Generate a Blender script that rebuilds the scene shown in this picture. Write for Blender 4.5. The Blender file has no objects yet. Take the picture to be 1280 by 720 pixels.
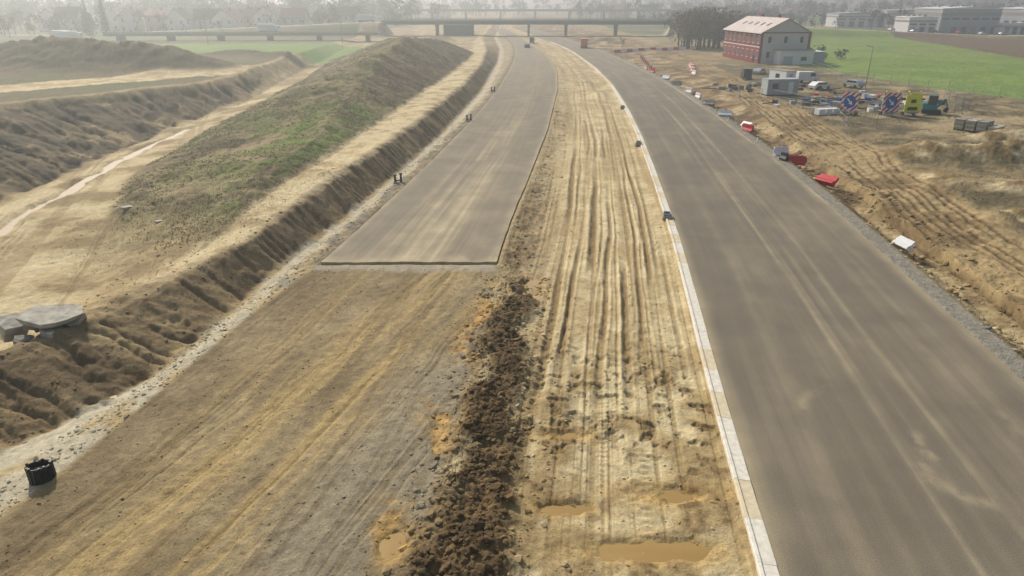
import bpy, math, random
import numpy as np
from mathutils import Vector, Matrix, Euler
random.seed(7); rng=np.random.default_rng(7)
scene=bpy.context.scene
# ---------------------------------------------------------------- helpers
def lin(c):
    c=np.array(c,float)/255.0
    return np.where(c<=0.04045,c/12.92,((c+0.055)/1.055)**2.4)
def _h(ix,iy,seed):
    n=ix*374761393+iy*668265263+seed*974634777
    n=(n^(n>>13))*1274126177
    n=n^(n>>16)
    return (n&0xffff)/65535.0
def vn(x,y,seed=0):
    x=np.asarray(x,float); y=np.asarray(y,float)
    x,y=np.broadcast_arrays(x,y)
    fx=np.floor(x); fy=np.floor(y)
    ix=fx.astype(np.int64); iy=fy.astype(np.int64)
    tx=x-fx; ty=y-fy
    tx=tx*tx*(3-2*tx); ty=ty*ty*(3-2*ty)
    a=_h(ix,iy,seed); b=_h(ix+1,iy,seed); c=_h(ix,iy+1,seed); d=_h(ix+1,iy+1,seed)
    return (a+(b-a)*tx)*(1-ty)+(c+(d-c)*tx)*ty
def fbm(x,y,o=4,seed=0,g=0.5):
    s=0;a=1;t=0
    for i in range(o):
        s=s+a*vn(x,y,seed+i*17); t+=a; a*=g
        x,y=(x*0.8-y*0.6)*2.03+5.1,(x*0.6+y*0.8)*2.03+1.7
    return s/t
def stk(u,v,fu,fv,o,seed):
    # streaks that stay aligned with v in every octave
    s=0;a=1;t=0
    for i in range(o):
        s=s+a*vn(u*fu,v*fv,seed+i*13); t+=a; a*=.62; fu*=2.1; fv*=1.6
    return s/t
def ss(a,b,x):
    t=np.clip((x-a)/(b-a),0,1); return t*t*(3-2*t)
def curve(pts,smooth=10):
    pts=sorted(pts); ys=np.array([p[0] for p in pts]); xs=np.array([p[1] for p in pts])
    g=np.arange(-100,700,1.0); v=np.interp(g,ys,xs)
    lo=(xs[1]-xs[0])/(ys[1]-ys[0]); v=np.where(g<ys[0],xs[0]+(g-ys[0])*lo,v)
    if smooth>1:
        k=np.hanning(2*smooth+1); k/=k.sum()
        vp=np.pad(v,smooth,mode='edge'); v=np.convolve(vp,k,'valid')
    return lambda Y: np.interp(Y,g,v)
# ---------------------------------------------------------------- alignments (metres; y = distance along)
K=curve([(-60,-1),(15.6,8.08),(21.9,8.84),(29,9.77),(39.2,11.17),(46.8,12.2),(64.7,14.2),(87.8,16.6),(112,18.6),(146,20.7),(182,21.4),(240,20.6),(275,18.4),(328,13.5),(376,9.5),(450,1)],8)
E=curve([(-60,12.7),(26.9,23.26),(32.9,24.0),(44.6,25.5),(57.6,27.1),(77,28.9),(102,30.6),(133,31.9),(166,32.4),(202,32),(237,30.5),(270,28.2),(328,22.5),(376,18),(450,9)],8)
L2=curve([(-60,-24),(15,-18),(18,-17.1),(21,-16.4),(26.7,-15.4),(32.5,-14.6),(42.7,-12.56),(49.7,-11.6),(60.8,-10.2),(75.7,-8.4),(100.4,-5.8),(133,-3),(172,-.9),(207,.6),(248,1.3),(285,.6),(328,-1.6),(376,-5),(450,-12)],5)
R2=curve([(-60,-8),(15,-3.2),(30,-1.9),(42.3,-1.06),(52.8,0),(66.3,1.7),(93.7,4.9),(139,9),(172,10.9),(205,11.3),(240,10.3),(275,8.2),(315,5.2),(376,1.5),(450,-6)],6)
Bl=curve([(-60,-45),(18,-23),(22.7,-20.4),(26,-18.1),(29.8,-16.9),(36,-16.2),(43.5,-15.5),(54,-13.7),(68,-12),(90.7,-9.5),(139,-6),(208,-4),(261,-4.3),(330,-8)],4)
Tl=curve([(-60,-50),(18,-28.5),(27.7,-23.4),(32.4,-20.9),(37.1,-18.9),(44,-17.4),(54.8,-16),(69.4,-14.2),(89.7,-11.8),(131,-8.6),(174,-7),(230,-7.5),(330,-13)],4)
XR=curve([(-60,-26),(30,-24),(41.5,-20.6),(53.5,-20.2),(69.4,-18.6),(89.7,-17.2),(114,-15.6),(163,-12.5),(210,-11),(300,-15)],6)
XL=curve([(-60,-28),(30,-25.5),(42,-26),(55,-34),(68,-39),(94,-41.5),(126,-44),(154,-46),(200,-52),(300,-60)],6)
B3=curve([(-60,-44),(45,-44.5),(60,-46),(80,-47.5),(100,-47.8),(126,-48),(144,-50),(200,-56),(300,-64)],6)
T3=curve([(-60,-85),(60,-80),(94,-69.5),(107,-62),(126,-54.5),(142,-54),(200,-60),(300,-70)],6)
HT=curve([(-60,20),(26,31.4),(40.5,33.2),(57.6,35.8),(77.9,38.5),(117,43),(162,47.5),(216,52),(280,52),(400,40)],6)
cap=lambda Y: np.interp(Y,[40,50,60,80,110,150,185,203,218],[0,.35,.8,1.9,3.7,6.2,6.8,4.5,0])
puddles=[(5.7,19.5,1.7,.6),(4.6,16.8,2.3,.55),(1.66,18.85,1.2,.45),(1.2,38.5,.9,1.6),(-3.8,17.2,.6,1.0),(-18.3,26.2,1.0,1.0),(2.0,23.2,1.0,.5)]
stream=[(-40.0,44),(-40.6,51.7),(-41.9,56),(-42.4,59),(-42.2,62.5),(-43.8,70),(-45,78),(-45.8,90),(-45.9,99)]
heaps=[(45.4,76,1.3,3.5,3.5),(53,74,2.4,6,3.5),(61,84,1.8,6,3),(50,61,1.3,7,2.6),(43,66,.6,3,3),(66,76,2.2,6,4),(57,66,1.0,4,3),(42,53,.9,4,2),(-88,152,5.2,17,11),(-70,151,2.4,10,8),(-108,158,4.0,16,11),(-74,196,1.3,9,4),(-60,190,1.1,7,4),
       (16,128,.6,1.6,5),(15,150,.5,1.6,4),(38,300,2,6,10),(30,320,1.5,5,9),(-30,300,2,8,12),(-36,260,2.2,8,6),(46,240,1.0,4,5)]
def seg_mask(X,Y,ax,ay,bx,by,w,soft):
    dx,dy=bx-ax,by-ay; L=dx*dx+dy*dy
    t=np.clip(((X-ax)*dx+(Y-ay)*dy)/L,0,1)
    d=np.hypot(X-ax-t*dx,Y-ay-t*dy)
    return 1-ss(w-soft,w+soft,d)
def pm(X,Y,pts):
    ins=np.zeros(np.shape(X),bool); n=len(pts)
    for i in range(n):
        x1,y1=pts[i]; x2,y2=pts[(i+1)%n]
        if y1==y2: continue
        c=((y1>Y)!=(y2>Y))&(X<(x2-x1)*(Y-y1)/(y2-y1)+x1)
        ins^=c
    return ins.astype(float)
def access_mask(X,Y,w):
    m=0
    p=[(-120,62),(-84,111),(-66,136),(-54,152),(-46,172),(-40,215)]
    for a,b in zip(p[:-1],p[1:]): m=np.maximum(m,seg_mask(X,Y,*a,*b,w,.6))
    return m
RCY=[5,15.6,18.4,22,26.7,33.4,39,46]; RCX=[-2.3,-1.8,-1.5,-1.05,-.8,-.35,.3,.8]
PLV=None
def terrain(X,Y):
    k=K(Y);e=E(Y);l2=L2(Y);r2=R2(Y);bl=Bl(Y);tl=Tl(Y);xr=XR(Y);xl=XL(Y);b3=B3(Y);t3=T3(Y);ht=HT(Y)
    fade=1-.85*ss(215,290,Y)
    z3=np.interp(Y,[60,100,142,200,260,310],[3.6,3.0,2.4,2.2,1.2,.2])
    near=1-ss(41.6,42.3,Y)
    lf=fade*(.70+.30*ss(40,60,Y))
    lines=[(t3,z3),(b3,-1.0*fade),(xl,-.35*fade),(np.minimum(xr+1.0,tl-1.0),1.35*lf),(tl-.2,1.5*lf),(bl,-.7*fade),(bl+.8,-.65*fade),
           (l2-1.6,-.22+0*Y),(l2-.2,-.08+0*Y),(r2+.3,-.07+0*Y),(r2+1.6,-.18+0*Y),(k-1.0,-.18+0*Y),(k-.6,-.05+0*Y),(e+.3,-.05+0*Y),(e+1.3,-.1+0*Y),(e+3.4,-1.15*fade),(e+5,-1.0*fade),(ht-4,-.4*fade),(ht,-.35*fade),(ht+40,-.2*fade)]
    z=lines[0][1]+0*X
    for (xa,za),(xb,zb) in zip(lines[:-1],lines[1:]):
        w=np.maximum(xb-xa,.15)
        t=np.clip((X-xa)/w,0,1)
        z=z+(zb-za)*t
    road=(ss(k-.45,k-.35,X)*(1-ss(e,e+.15,X)))
    road2=ss(l2-.15,l2,X)*(1-ss(r2,r2+.15,X))*(1-near)
    onroad=np.maximum(road,road2)
    subb=ss(l2-.3,l2+.3,X)*(1-ss(r2-.2,r2+.6,X))*near
    med=ss(r2+.1,r2+.5,X)*(1-ss(k-.75,k-.5,X))
    n1=fbm(X/9,Y/9,4,3); n2=fbm(X/1.7,Y/1.7,4,11); n3=fbm(X/.45,Y/.45,4,23); nb=fbm(X/35,Y/35,3,31); n4=fbm(X/.16,Y/.16,3,29)
    n6=fbm(X/4,Y/4,4,37)
    # big mound
    a=.52*(xr-X); b=.30*(X-xl); c=cap(Y)*(.88+.25*n1)
    m=np.minimum(np.minimum(a,b),c); mk=np.clip(m,0,None)
    mound=ss(.05,.5,m+.5*(n2-.5))
    z=z+mk*(.9+.2*n1)+mound*((n2-.5)*.4+(n3-.5)*.22+(n6-.5)*.5)
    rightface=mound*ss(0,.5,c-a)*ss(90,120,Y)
    # slope gullies
    slopeT=ss(tl-1.2,tl,X)*(1-ss(bl-.6,bl+.1,X))*fade
    gl=Y*1.0+X*.35
    gul=np.abs(vn(gl/.8+ (n2-.5)*1.6,X/6,41)-.5)*2; gul2=np.abs(vn(gl/2.3+(n2-.5)*1.4,X/8,43)-.5)*2
    nearw=1-ss(26,44,Y)
    wide=np.maximum(slopeT,ss(tl-3.5,tl-.5,X)*(1-ss(bl-.6,bl+.2,X))*nearw)
    z=z-wide*((1-gul)**2*.26+(1-gul2)**2*.32)+wide*((n3-.5)*.16+(n2-.5)*.28)
    slope3=ss(t3-.5,t3+2,X)*(1-ss(b3-2,b3,X))*(1-ss(140,190,Y))
    gg=Y*.8+X*.5
    g3=np.abs(vn(gg/2.2+(n2-.5)*1.2,(X-Y)/14,47)-.5)*2; g4=np.abs(vn(gg/.9+(n2-.5)*1.2,(X-Y)/10,48)-.5)*2
    z=z-slope3*((1-g3)**2*.8+(1-g4)**2*.35)+slope3*((n2-.5)*.5+(n6-.5)*.9)
    valley=ss(b3-1,b3+1,X)*(1-ss(xl-1,xl+3,X))*(1-ss(140,170,Y))
    st=0
    for p,q in zip(stream[:-1],stream[1:]): st=np.maximum(st,seg_mask(X+(n6-.5)*2,Y,*p,*q,.75,.6))
    z=z-st*.40
    hm=0
    for hx,hy,hh,rx,ry in heaps:
        g=np.exp(-((X-hx)/rx)**2-((Y-hy)/ry)**2)
        z=z+hh*g*(.72+.35*n6+.2*n2); hm=np.maximum(hm,g)
    for sx,x0,x1 in ((-1,-60,-210),(1,76,230)):
        t=np.clip((X-x0)/(x1-x0),0,1); on=ss(-2,3,(X-x0)*sx)
        z=z+6.2*(1-t)*on*(1-ss(7,20,np.abs(Y-352)))
    rough=(1-onroad)
    left=1-ss(tl-3,tl,X)
    right=ss(e+1.5,e+3,X)
    z=z+rough*((n2-.5)*.22*(left*(1-mound)*.9+right*1.5+med*.5)+(n3-.5)*.08*(1-subb*.8+right)+(n1-.5)*.5*(left+right)*(1-ss(200,300,Y)))
    lt=stk(X+Y*.35,Y-X*.35,.8,.04,4,49)
    z=z-left*(1-mound)*(1-slope3)*ss(.55,.66,lt)*.08
    # sub-base streaks
    ea=X+4-(Y-39)*.33
    stre=stk(ea+(n6-.5)*.6,Y,1.3,.05,5,53); stre2=stk(X-l2+(n6-.5)*.5,Y,1.6,.05,4,57)
    z=z-subb*(ss(.5,.75,stre)*.05)+subb*((n3-.5)*.06+(n2-.5)*.09)+subb*.12*ss(36,41.5,Y)
    # median ruts
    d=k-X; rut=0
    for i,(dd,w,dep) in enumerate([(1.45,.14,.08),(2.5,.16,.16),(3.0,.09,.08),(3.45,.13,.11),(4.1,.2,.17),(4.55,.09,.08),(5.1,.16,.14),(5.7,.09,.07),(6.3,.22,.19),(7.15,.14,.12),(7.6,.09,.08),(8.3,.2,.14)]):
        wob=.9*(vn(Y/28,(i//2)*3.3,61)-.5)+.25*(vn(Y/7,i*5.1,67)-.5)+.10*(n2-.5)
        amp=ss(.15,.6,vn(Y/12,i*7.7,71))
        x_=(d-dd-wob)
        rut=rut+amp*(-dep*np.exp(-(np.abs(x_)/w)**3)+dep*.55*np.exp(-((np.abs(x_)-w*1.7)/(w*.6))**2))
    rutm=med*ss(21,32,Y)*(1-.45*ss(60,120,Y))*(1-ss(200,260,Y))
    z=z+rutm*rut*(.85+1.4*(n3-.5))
    fine=stk(d-.5*(vn(Y/28,3,61)-.5),Y,4.2,.035,3,62)
    z=z-med*ss(14,22,Y)*(1-ss(60,110,Y))*ss(.52,.68,fine)*.045
    for dd,per in ((2.2,.30),(3.75,.34),(5.4,.3)):
        wob=.7*(vn(Y/9,dd,73)-.5)
        z=z+med*np.exp(-((d-dd-wob)/.2)**4)*.022*np.sin((Y+X*.2)*2*math.pi/per)*(1-ss(45,60,Y))*ss(.35,.6,vn(Y/6,dd*3,79))
    pits=med*(ss(20,23,Y+(n2-.5)*4)*(1-ss(27,33,Y)))
    z=z-pits*ss(.55,.68,n3)*.12+pits*(n2-.5)*.15+med*(1-ss(22,34,Y))*(n2-.5)*.14
    # left part of median, lumpy
    lw=2.0+1.6*n1
    lump=med*(1-ss(r2+lw-1,r2+lw+1,X+(n2-.5)*3))*ss(36,44,Y)*(1-.55*ss(50,75,Y))*(1-.6*ss(110,180,Y))
    z=z+lump*((n3-.5)*.26+(n2-.5)*.25+(n4-.5)*.06)
    # windrow of churned soil
    rc=np.interp(Y,RCY,RCX)
    rw=np.interp(Y,[5,15,22,30,36,42],[1.85,1.85,1.7,1.4,1.0,.5])
    rd=np.abs(X-rc+(n2-.5)*1.8+(n6-.5)*2.2)/rw
    ridge=(1-ss(.4,1.15,rd))*(1-ss(35,43,Y+(n6-.5)*8))
    z=z+ridge*(.05+.42*n2+.42*(n3-.35)+.12*(n4-.5))*(1-ss(30,41,Y)*.6)
    och=np.exp(-((X-rc+rw*1.25)/.9)**2)*(1-ss(36,41,Y))*ss(.46,.58,fbm(X/1.3,Y/1.7,4,83))
    z=z-och*.07
    # haul track
    hd=X-ht-(vn(Y/10,3,87)-.5)*1.6
    haul=1-ss(3.0,4.6,np.abs(hd)+(n2-.5)*2.0)
    hr=0
    for i,dd in enumerate((-3.2,-2.3,-1.5,-.7,.6,1.4,2.2,3.0)):
        hr=hr-np.exp(-((hd-dd-1.0*(vn(Y/18,(i//2)*4,89)-.5))/.2)**2)*.15*ss(.15,.6,vn(Y/11,i*6.1,90))
    z=z+haul*hr*(1-ss(100,170,Y))+haul*(n3-.5)*.1+haul*(n2-.5)*.12
    z=z*(1-onroad)+onroad*(-.2)
    pd=0*X; pw=0*X
    if PLV is not None:
        for (px,py,rx,ry),lv in zip(puddles,PLV):
            rr0=np.hypot((X-px)/rx,(Y-py)/ry)
            r=rr0+(n2-.5)*1.8+(n6-.5)*.9+(n3-.5)*.5
            mm=(1-ss(.2,1.1,r))*(1-ss(1.12,1.3,rr0))
            z=z*(1-mm)+(lv-.10+(n2-.5)*.1)*mm
            pd=np.maximum(pd,mm); pw=np.maximum(pw,1-ss(.5,1.9,r))
    # ------------------------------------------------ colours (albedo)
    col=np.zeros(X.shape+(3,))
    def C(r,g,b): return lin((r,g,b))
    def mix(c,mk_):
        nonlocal col
        mk_=np.clip(mk_,0,1)[...,None]; col=col*(1-mk_)+c*mk_
    def two(a_,b_,t): 
        t=np.clip(t,0,1)[...,None]; return a_*(1-t)+b_*t
    sand=C(211,193,150); sandd=C(182,160,116); dirt=C(136,117,84); dark=C(98,81,56); grey=C(150,142,122); och_c=C(166,126,60)
    n1c=ss(.35,.65,n1); n2c=ss(.35,.65,n2); n3c=ss(.3,.7,n3); n6c=ss(.35,.65,n6)
    col=two(sandd,dirt,n1c*.7+n2c*.4)
    far=ss(230,320,Y)
    mix(two(C(150,138,102),C(100,102,66),ss(.35,.6,nb)),far*(1-(np.abs(X)<60)*.9))
    plat=1-ss(t3-2,t3,X)
    mix(two(C(118,104,76),C(104,102,66),n1c),plat)
    mix(two(sand,sandd,n2c),access_mask(X,Y,6.2))
    mix(two(C(102,87,63),C(80,69,51),n2c),slope3*(1-ss(.55,.9,g4)*.3))
    mix(two(sandd,dirt,n2c),slope3*ss(.52,.7,n6)*.6)
    mix(two(sand,sandd,n6c),valley*.9)
    nl=left*(1-plat)*(1-mound)*(1-slope3)*(1-valley)
    mix(two(sandd,C(160,139,100),n2c),nl*.8)
    mix(two(sand,sandd,n2c),nl*ss(.4,.65,n1)*.8)
    lf_=left*(1-plat)*(1-mound)*(1-slope3)
    mix(C(138,118,84),lf_*ss(.53,.64,n6)*.65)
    mix(C(150,129,92),lf_*ss(.55,.66,lt)*.5)
    fr=np.exp(-((X+25)/6.5)**2-((Y-50)/7)**2)
    mix(two(C(122,106,74),C(140,122,86),n2c),fr*ss(.38,.62,n2)*1.0)
    bench=ss(xr-1.5,xr+.3,X)*(1-ss(tl-.8,tl,X+(n2-.5)*1.8))*ss(34,42,Y)
    mix(two(sand,sandd,n2c*.7),bench*.92)
    mix(dirt,bench*ss(.55,.68,n2)*.4)
    mc=two(C(108,97,68),C(140,124,90),n2c); mix(mc,mound)
    mix(C(92,84,56),mound*ss(.5,.62,n6)*.65)
    mix(C(172,153,114),mound*ss(.60,.68,fbm(X/5,Y/8,4,98))*.6)
    gn=ss(.52,.64,fbm(X/4.5,Y/7,4,97))*.75
    gz=np.exp(-((X+22)/7)**2-((Y-80)/22)**2)
    mix(two(C(92,110,46),C(112,132,54),n3c),mound*np.clip(gn*.45+gz*1.2*ss(.42,.62,fbm(X/2.2,Y/3,4,99)),0,1)*(1-rightface)*(.5+.45*n3c))
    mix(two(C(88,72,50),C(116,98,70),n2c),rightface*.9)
    mix(C(110,92,64),hm*((X<-50)|((X>-40)&(X<-25)&(Y>240))))
    mix(two(C(90,78,57),C(108,95,70),n6c),ss(.1,.35,hm)*(X<-50))
    # slope by ditch
    mix(two(C(134,113,81),C(100,84,60),n2c),wide*np.clip((1-gul)*.9+.45*ss(.3,.6,n6)+.25,0,1)*.9)
    mix(two(sandd,dirt,n2c),wide*nearw*ss(.38,.55,n6)*.85)
    ditch=ss(bl-.6,bl+.3,X)*(1-ss(l2-.5,l2,X))
    pale=C(200,189,160)
    mix(two(sandd,grey,n2c),ditch)
    mix(pale,ss(bl-.3,bl+.2,X+(n2-.5)*1.2)*(1-ss(bl+1.0,bl+1.7,X+(n2-.5)*1.6))*(.55+.45*n3c))
    mix(C(118,108,90),ss(l2-1.3,l2-.9,X+(n2-.5)*.9)*(1-ss(l2-.2,l2+.2,X))*(1-near)*(.35+.5*n3c))
    mix(pale,ditch*(1-ss(30,40,Y))*ss(.3,.55,n2)*.85)
    # sub base
    sb=two(C(164,146,110),C(138,121,90),n2c*.6+ss(.3,.7,stre2)*.5)
    mix(sb,subb)
    mix(C(152,142,119),subb*ss(-1.5,1.5,ea-2.2+(n1-.5)*4)*.7)
    mix(C(122,105,76),subb*ss(.5,.62,n6)*.45)
    mix(two(C(196,171,118),C(172,147,98),stre),subb*(1-ss(1.2,3.8,np.abs(ea)+(n1-.5)*2+(n2-.5)))*ss(.35,.62,stre)*.9)
    mix(C(184,160,112),subb*(1-ss(1.0,2.8,np.abs(X-l2-4.2)))*ss(.42,.62,stre2)*.6)
    mix(C(116,99,70),subb*ss(.62,.72,stre)*.5)
    mix(C(120,103,75),subb*ss(.6,.68,stre2)*.45)
    mix(C(170,161,140),subb*ss(40.3,40.9,Y+(n2-.5)*1.2)*.75)
    # median
    stm=stk(d,Y,1.3,.04,4,59)
    mcol=two(C(212,194,150),C(186,164,120),n2c*.8); mix(mcol,med)
    mix(C(166,143,102),med*ss(.5,.64,stm)*.6)
    mix(C(152,129,88),med*ss(.54,.66,fine)*.6*(1-ss(80,130,Y)))
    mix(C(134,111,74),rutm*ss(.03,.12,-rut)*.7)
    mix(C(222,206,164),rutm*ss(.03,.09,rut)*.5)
    mix(two(C(138,115,80),C(104,86,60),n3c),lump*(.7+.2*n2c))
    mix(two(C(174,151,106),C(142,119,80),n3c),med*(1-ss(24,34,Y))*ss(.38,.62,n2)*.8)
    mix(C(112,91,60),med*ss(.6,.7,n3)*(1-ss(30,36,Y))*.45)
    mix(C(154,134,98),med*ss(90,150,Y)*.35*n2c)
    mix(two(och_c,C(192,156,88),n3c),och*.9)
    mix(two(C(184,151,86),C(152,117,62),n3c),pw*.7*(X>-10))
    mix(two(C(116,94,62),C(84,67,45),n3c),ridge*.95)
    # right shoulder
    sh=ss(e-.1,e+.1,X)*(1-ss(e+1.0,e+1.7,X+(n2-.5)*1.0))
    mix(two(C(162,158,144),C(124,119,107),n4),sh*.9)
    rd_=ss(e+1.3,e+2.0,X)*(1-ss(ht-4.5,ht-3,X))
    mix(two(C(144,120,83),C(98,81,56),n2c),rd_*.9)
    mix(two(C(202,183,141),C(174,152,108),n3c),rd_*ss(.54,.68,n6)*.8)
    rr=ss(ht+3,ht+5,X)*(1-ss(190,230,Y))
    mix(two(C(144,127,94),C(112,102,73),n2c),rr)
    mix(C(88,80,58),rr*ss(.48,.6,n6)*.65)
    mix(C(184,164,124),rr*ss(.55,.7,n1)*.7)
    mix(two(C(174,151,108),C(112,92,62),ss(.02,.10,-hr)*.9+n3c*.15),haul*.95)
    mix(C(108,89,60),haul*ss(.5,.62,n6)*.65)
    mix(two(sand,C(134,112,74),n2c),ss(.25,.6,hm)*(X>40)*(Y<100)*.8)
    # fields
    Xp=X+(n1-.5)*3; Yp=Y+(n1-.5)*3
    g=pm(Xp,Yp,[(77,192),(84,137),(92,119),(260,60),(420,60),(154,216),(183,372),(147,372)])
    rows=.5+.5*np.sin((X*.95+Y*.3)*.9)
    mix(two(C(128,150,66),C(112,134,62),n1c*.7+rows*.25),g)
    mix(C(140,142,84),g*ss(.55,.7,nb)*.5)
    mix(two(C(106,88,66),C(120,102,80),rows),pm(Xp,Yp,[(154,216),(183,372),(224,318),(420,200),(420,60)]))
    mix(C(116,138,70),pm(Xp,Yp,[(195,540),(420,540),(600,1050),(330,1050)]))
    mix(two(C(114,140,64),C(128,146,78),n1c),pm(Xp,Yp,[(-96,192),(-46,205),(-56,272),(-150,262)]))
    mix(C(112,118,76),pm(Xp,Yp,[(-500,300),(-130,300),(-150,345),(-500,345)]))
    mix(C(190,182,160),(np.abs(Y-352)<5)*(np.abs(X)>58)*1.0)
    wet=np.clip(np.maximum(pw*.8,och*.8),0,1)
    return z,col,wet
PLV0=[]
for px,py,rx,ry in puddles:
    a=np.linspace(0,2*math.pi,64); R=np.repeat([1.15,1.3,1.36],64); a=np.tile(a,3)
    zz=terrain(px+np.cos(a)*rx*R,py+np.sin(a)*ry*R)[0]; PLV0.append(float(np.percentile(zz,3)))
PLV=PLV0
def hz(x,y):
    return float(terrain(np.array([float(x)]),np.array([float(y)]))[0][0])
# ---------------------------------------------------------------- node materials
def nt(name):
    m=bpy.data.materials.new(name); m.use_nodes=True
    t=m.node_tree; b=t.nodes["Principled BSDF"]; return m,t,b
def mat(name,rgb,rough=.8,var=.15,scale=3.0,bump=.0,metal=0,spec=.3):
    m,t,b=nt(name); c=lin(rgb)
    N=t.nodes.new; tc=N('ShaderNodeTexCoord'); n=N('ShaderNodeTexNoise'); n.inputs['Scale'].default_value=scale; n.inputs['Detail'].default_value=6
    t.links.new(tc.outputs['Object'],n.inputs['Vector'])
    r=N('ShaderNodeMapRange'); r.inputs[1].default_value=.3; r.inputs[2].default_value=.7; r.inputs[3].default_value=1-var; r.inputs[4].default_value=1+var
    t.links.new(n.outputs['Fac'],r.inputs[0])
    v=N('ShaderNodeVectorMath'); v.operation='SCALE'; v.inputs[0].default_value=tuple(c); t.links.new(r.outputs[0],v.inputs['Scale'])
    t.links.new(v.outputs[0],b.inputs['Base Color'])
    b.inputs['Roughness'].default_value=rough; b.inputs['Metallic'].default_value=metal; b.inputs['Specular IOR Level'].default_value=spec
    if bump>0:
        bp=N('ShaderNodeBump'); bp.inputs['Distance'].default_value=bump; t.links.new(n.outputs['Fac'],bp.inputs['Height']); t.links.new(bp.outputs[0],b.inputs['Normal'])
    return m
def terrain_mat():
    m,t,b=nt('earthworks_soil'); N=t.nodes.new; L=t.links.new
    a=N('ShaderNodeAttribute'); a.attribute_name='Col'
    w=N('ShaderNodeAttribute'); w.attribute_name='wet'
    tc=N('ShaderNodeTexCoord')
    n=N('ShaderNodeTexNoise'); n.inputs['Scale'].default_value=2.2; n.inputs['Detail'].default_value=12; n.inputs['Roughness'].default_value=.72
    n2=N('ShaderNodeTexNoise'); n2.inputs['Scale'].default_value=14; n2.inputs['Detail'].default_value=5; n2.inputs['Roughness'].default_value=.7
    L(tc.outputs['Object'],n.inputs['Vector']); L(tc.outputs['Object'],n2.inputs['Vector'])
    r=N('ShaderNodeMapRange'); r.inputs[1].default_value=.3; r.inputs[2].default_value=.7; r.inputs[3].default_value=.68; r.inputs[4].default_value=1.24; L(n.outputs['Fac'],r.inputs[0])
    r2=N('ShaderNodeMapRange'); r2.inputs[1].default_value=.35; r2.inputs[2].default_value=.65; r2.inputs[3].default_value=.8; r2.inputs[4].default_value=1.14; L(n2.outputs['Fac'],r2.inputs[0])
    mu=N('ShaderNodeMath'); mu.operation='MULTIPLY'; L(r.outputs[0],mu.inputs[0]); L(r2.outputs[0],mu.inputs[1])
    v=N('ShaderNodeVectorMath'); v.operation='SCALE'; L(a.outputs['Color'],v.inputs[0]); L(mu.outputs[0],v.inputs['Scale'])
    L(v.outputs[0],b.inputs['Base Color'])
    rr=N('ShaderNodeMapRange'); rr.inputs[3].default_value=.95; rr.inputs[4].default_value=.45; L(w.outputs['Fac'],rr.inputs[0]); L(rr.outputs[0],b.inputs['Roughness'])
    b.inputs['Specular IOR Level'].default_value=.15
    bp=N('ShaderNodeBump'); bp.inputs['Distance'].default_value=.13; bp.inputs['Strength'].default_value=.9; L(n.outputs['Fac'],bp.inputs['Height'])
    bp2=N('ShaderNodeBump'); bp2.inputs['Distance'].default_value=.025; L(n2.outputs['Fac'],bp2.inputs['Height']); L(bp.outputs[0],bp2.inputs['Normal'])
    L(bp2.outputs[0],b.inputs['Normal']); return m
def road_mat():
    m,t,b=nt('asphalt'); N=t.nodes.new; L=t.links.new
    a=N('ShaderNodeAttribute'); a.attribute_name='dust'
    uv=N('ShaderNodeUVMap'); uv.uv_map='UVMap'
    mp=N('ShaderNodeMapping'); mp.inputs['Scale'].default_value=(2.0,.03,1); L(uv.outputs[0],mp.inputs[0])
    s=N('ShaderNodeTexNoise'); s.inputs['Scale'].default_value=1; s.inputs['Detail'].default_value=8; s.inputs['Roughness'].default_value=.6; L(mp.outputs[0],s.inputs['Vector'])
    tc=N('ShaderNodeTexCoord')
    n=N('ShaderNodeTexNoise'); n.inputs['Scale'].default_value=.35; n.inputs['Detail'].default_value=9; n.inputs['Roughness'].default_value=.6; L(tc.outputs['Object'],n.inputs['Vector'])
    g=N('ShaderNodeTexNoise'); g.inputs['Scale'].default_value=24; g.inputs['Detail'].default_value=3; L(tc.outputs['Object'],g.inputs['Vector'])
    def mr(src,lo,hi,a0=.3,a1=.7):
        r=N('ShaderNodeMapRange'); r.inputs[1].default_value=a0; r.inputs[2].default_value=a1; r.inputs[3].default_value=lo; r.inputs[4].default_value=hi; L(src,r.inputs[0]); return r.outputs[0]
    def mul(x,y):
        q=N('ShaderNodeMath'); q.operation='MULTIPLY'; L(x,q.inputs[0]); L(y,q.inputs[1]); return q.outputs[0]
    f=mul(mul(mr(s.outputs['Fac'],.93,1.07),mr(n.outputs['Fac'],.93,1.07)),mr(g.outputs['Fac'],.76,1.24))
    mx=N('ShaderNodeMix'); mx.data_type='RGBA'; mx.inputs['A'].default_value=(*lin((101,94,82)),1); mx.inputs['B'].default_value=(*lin((180,164,130)),1)
    dd=mul(a.outputs['Fac'],mr(n.outputs['Fac'],.75,1.2)); L(dd,mx.inputs['Factor'])
    v=N('ShaderNodeVectorMath'); v.operation='SCALE'; L(mx.outputs['Result'],v.inputs[0]); L(f,v.inputs['Scale']); L(v.outputs[0],b.inputs['Base Color'])
    b.inputs['Roughness'].default_value=.85; b.inputs['Specular IOR Level'].default_value=.25
    bp=N('ShaderNodeBump'); bp.inputs['Distance'].default_value=.008; L(g.outputs['Fac'],bp.inputs['Height']); L(bp.outputs[0],b.inputs['Normal'])
    return m
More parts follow.
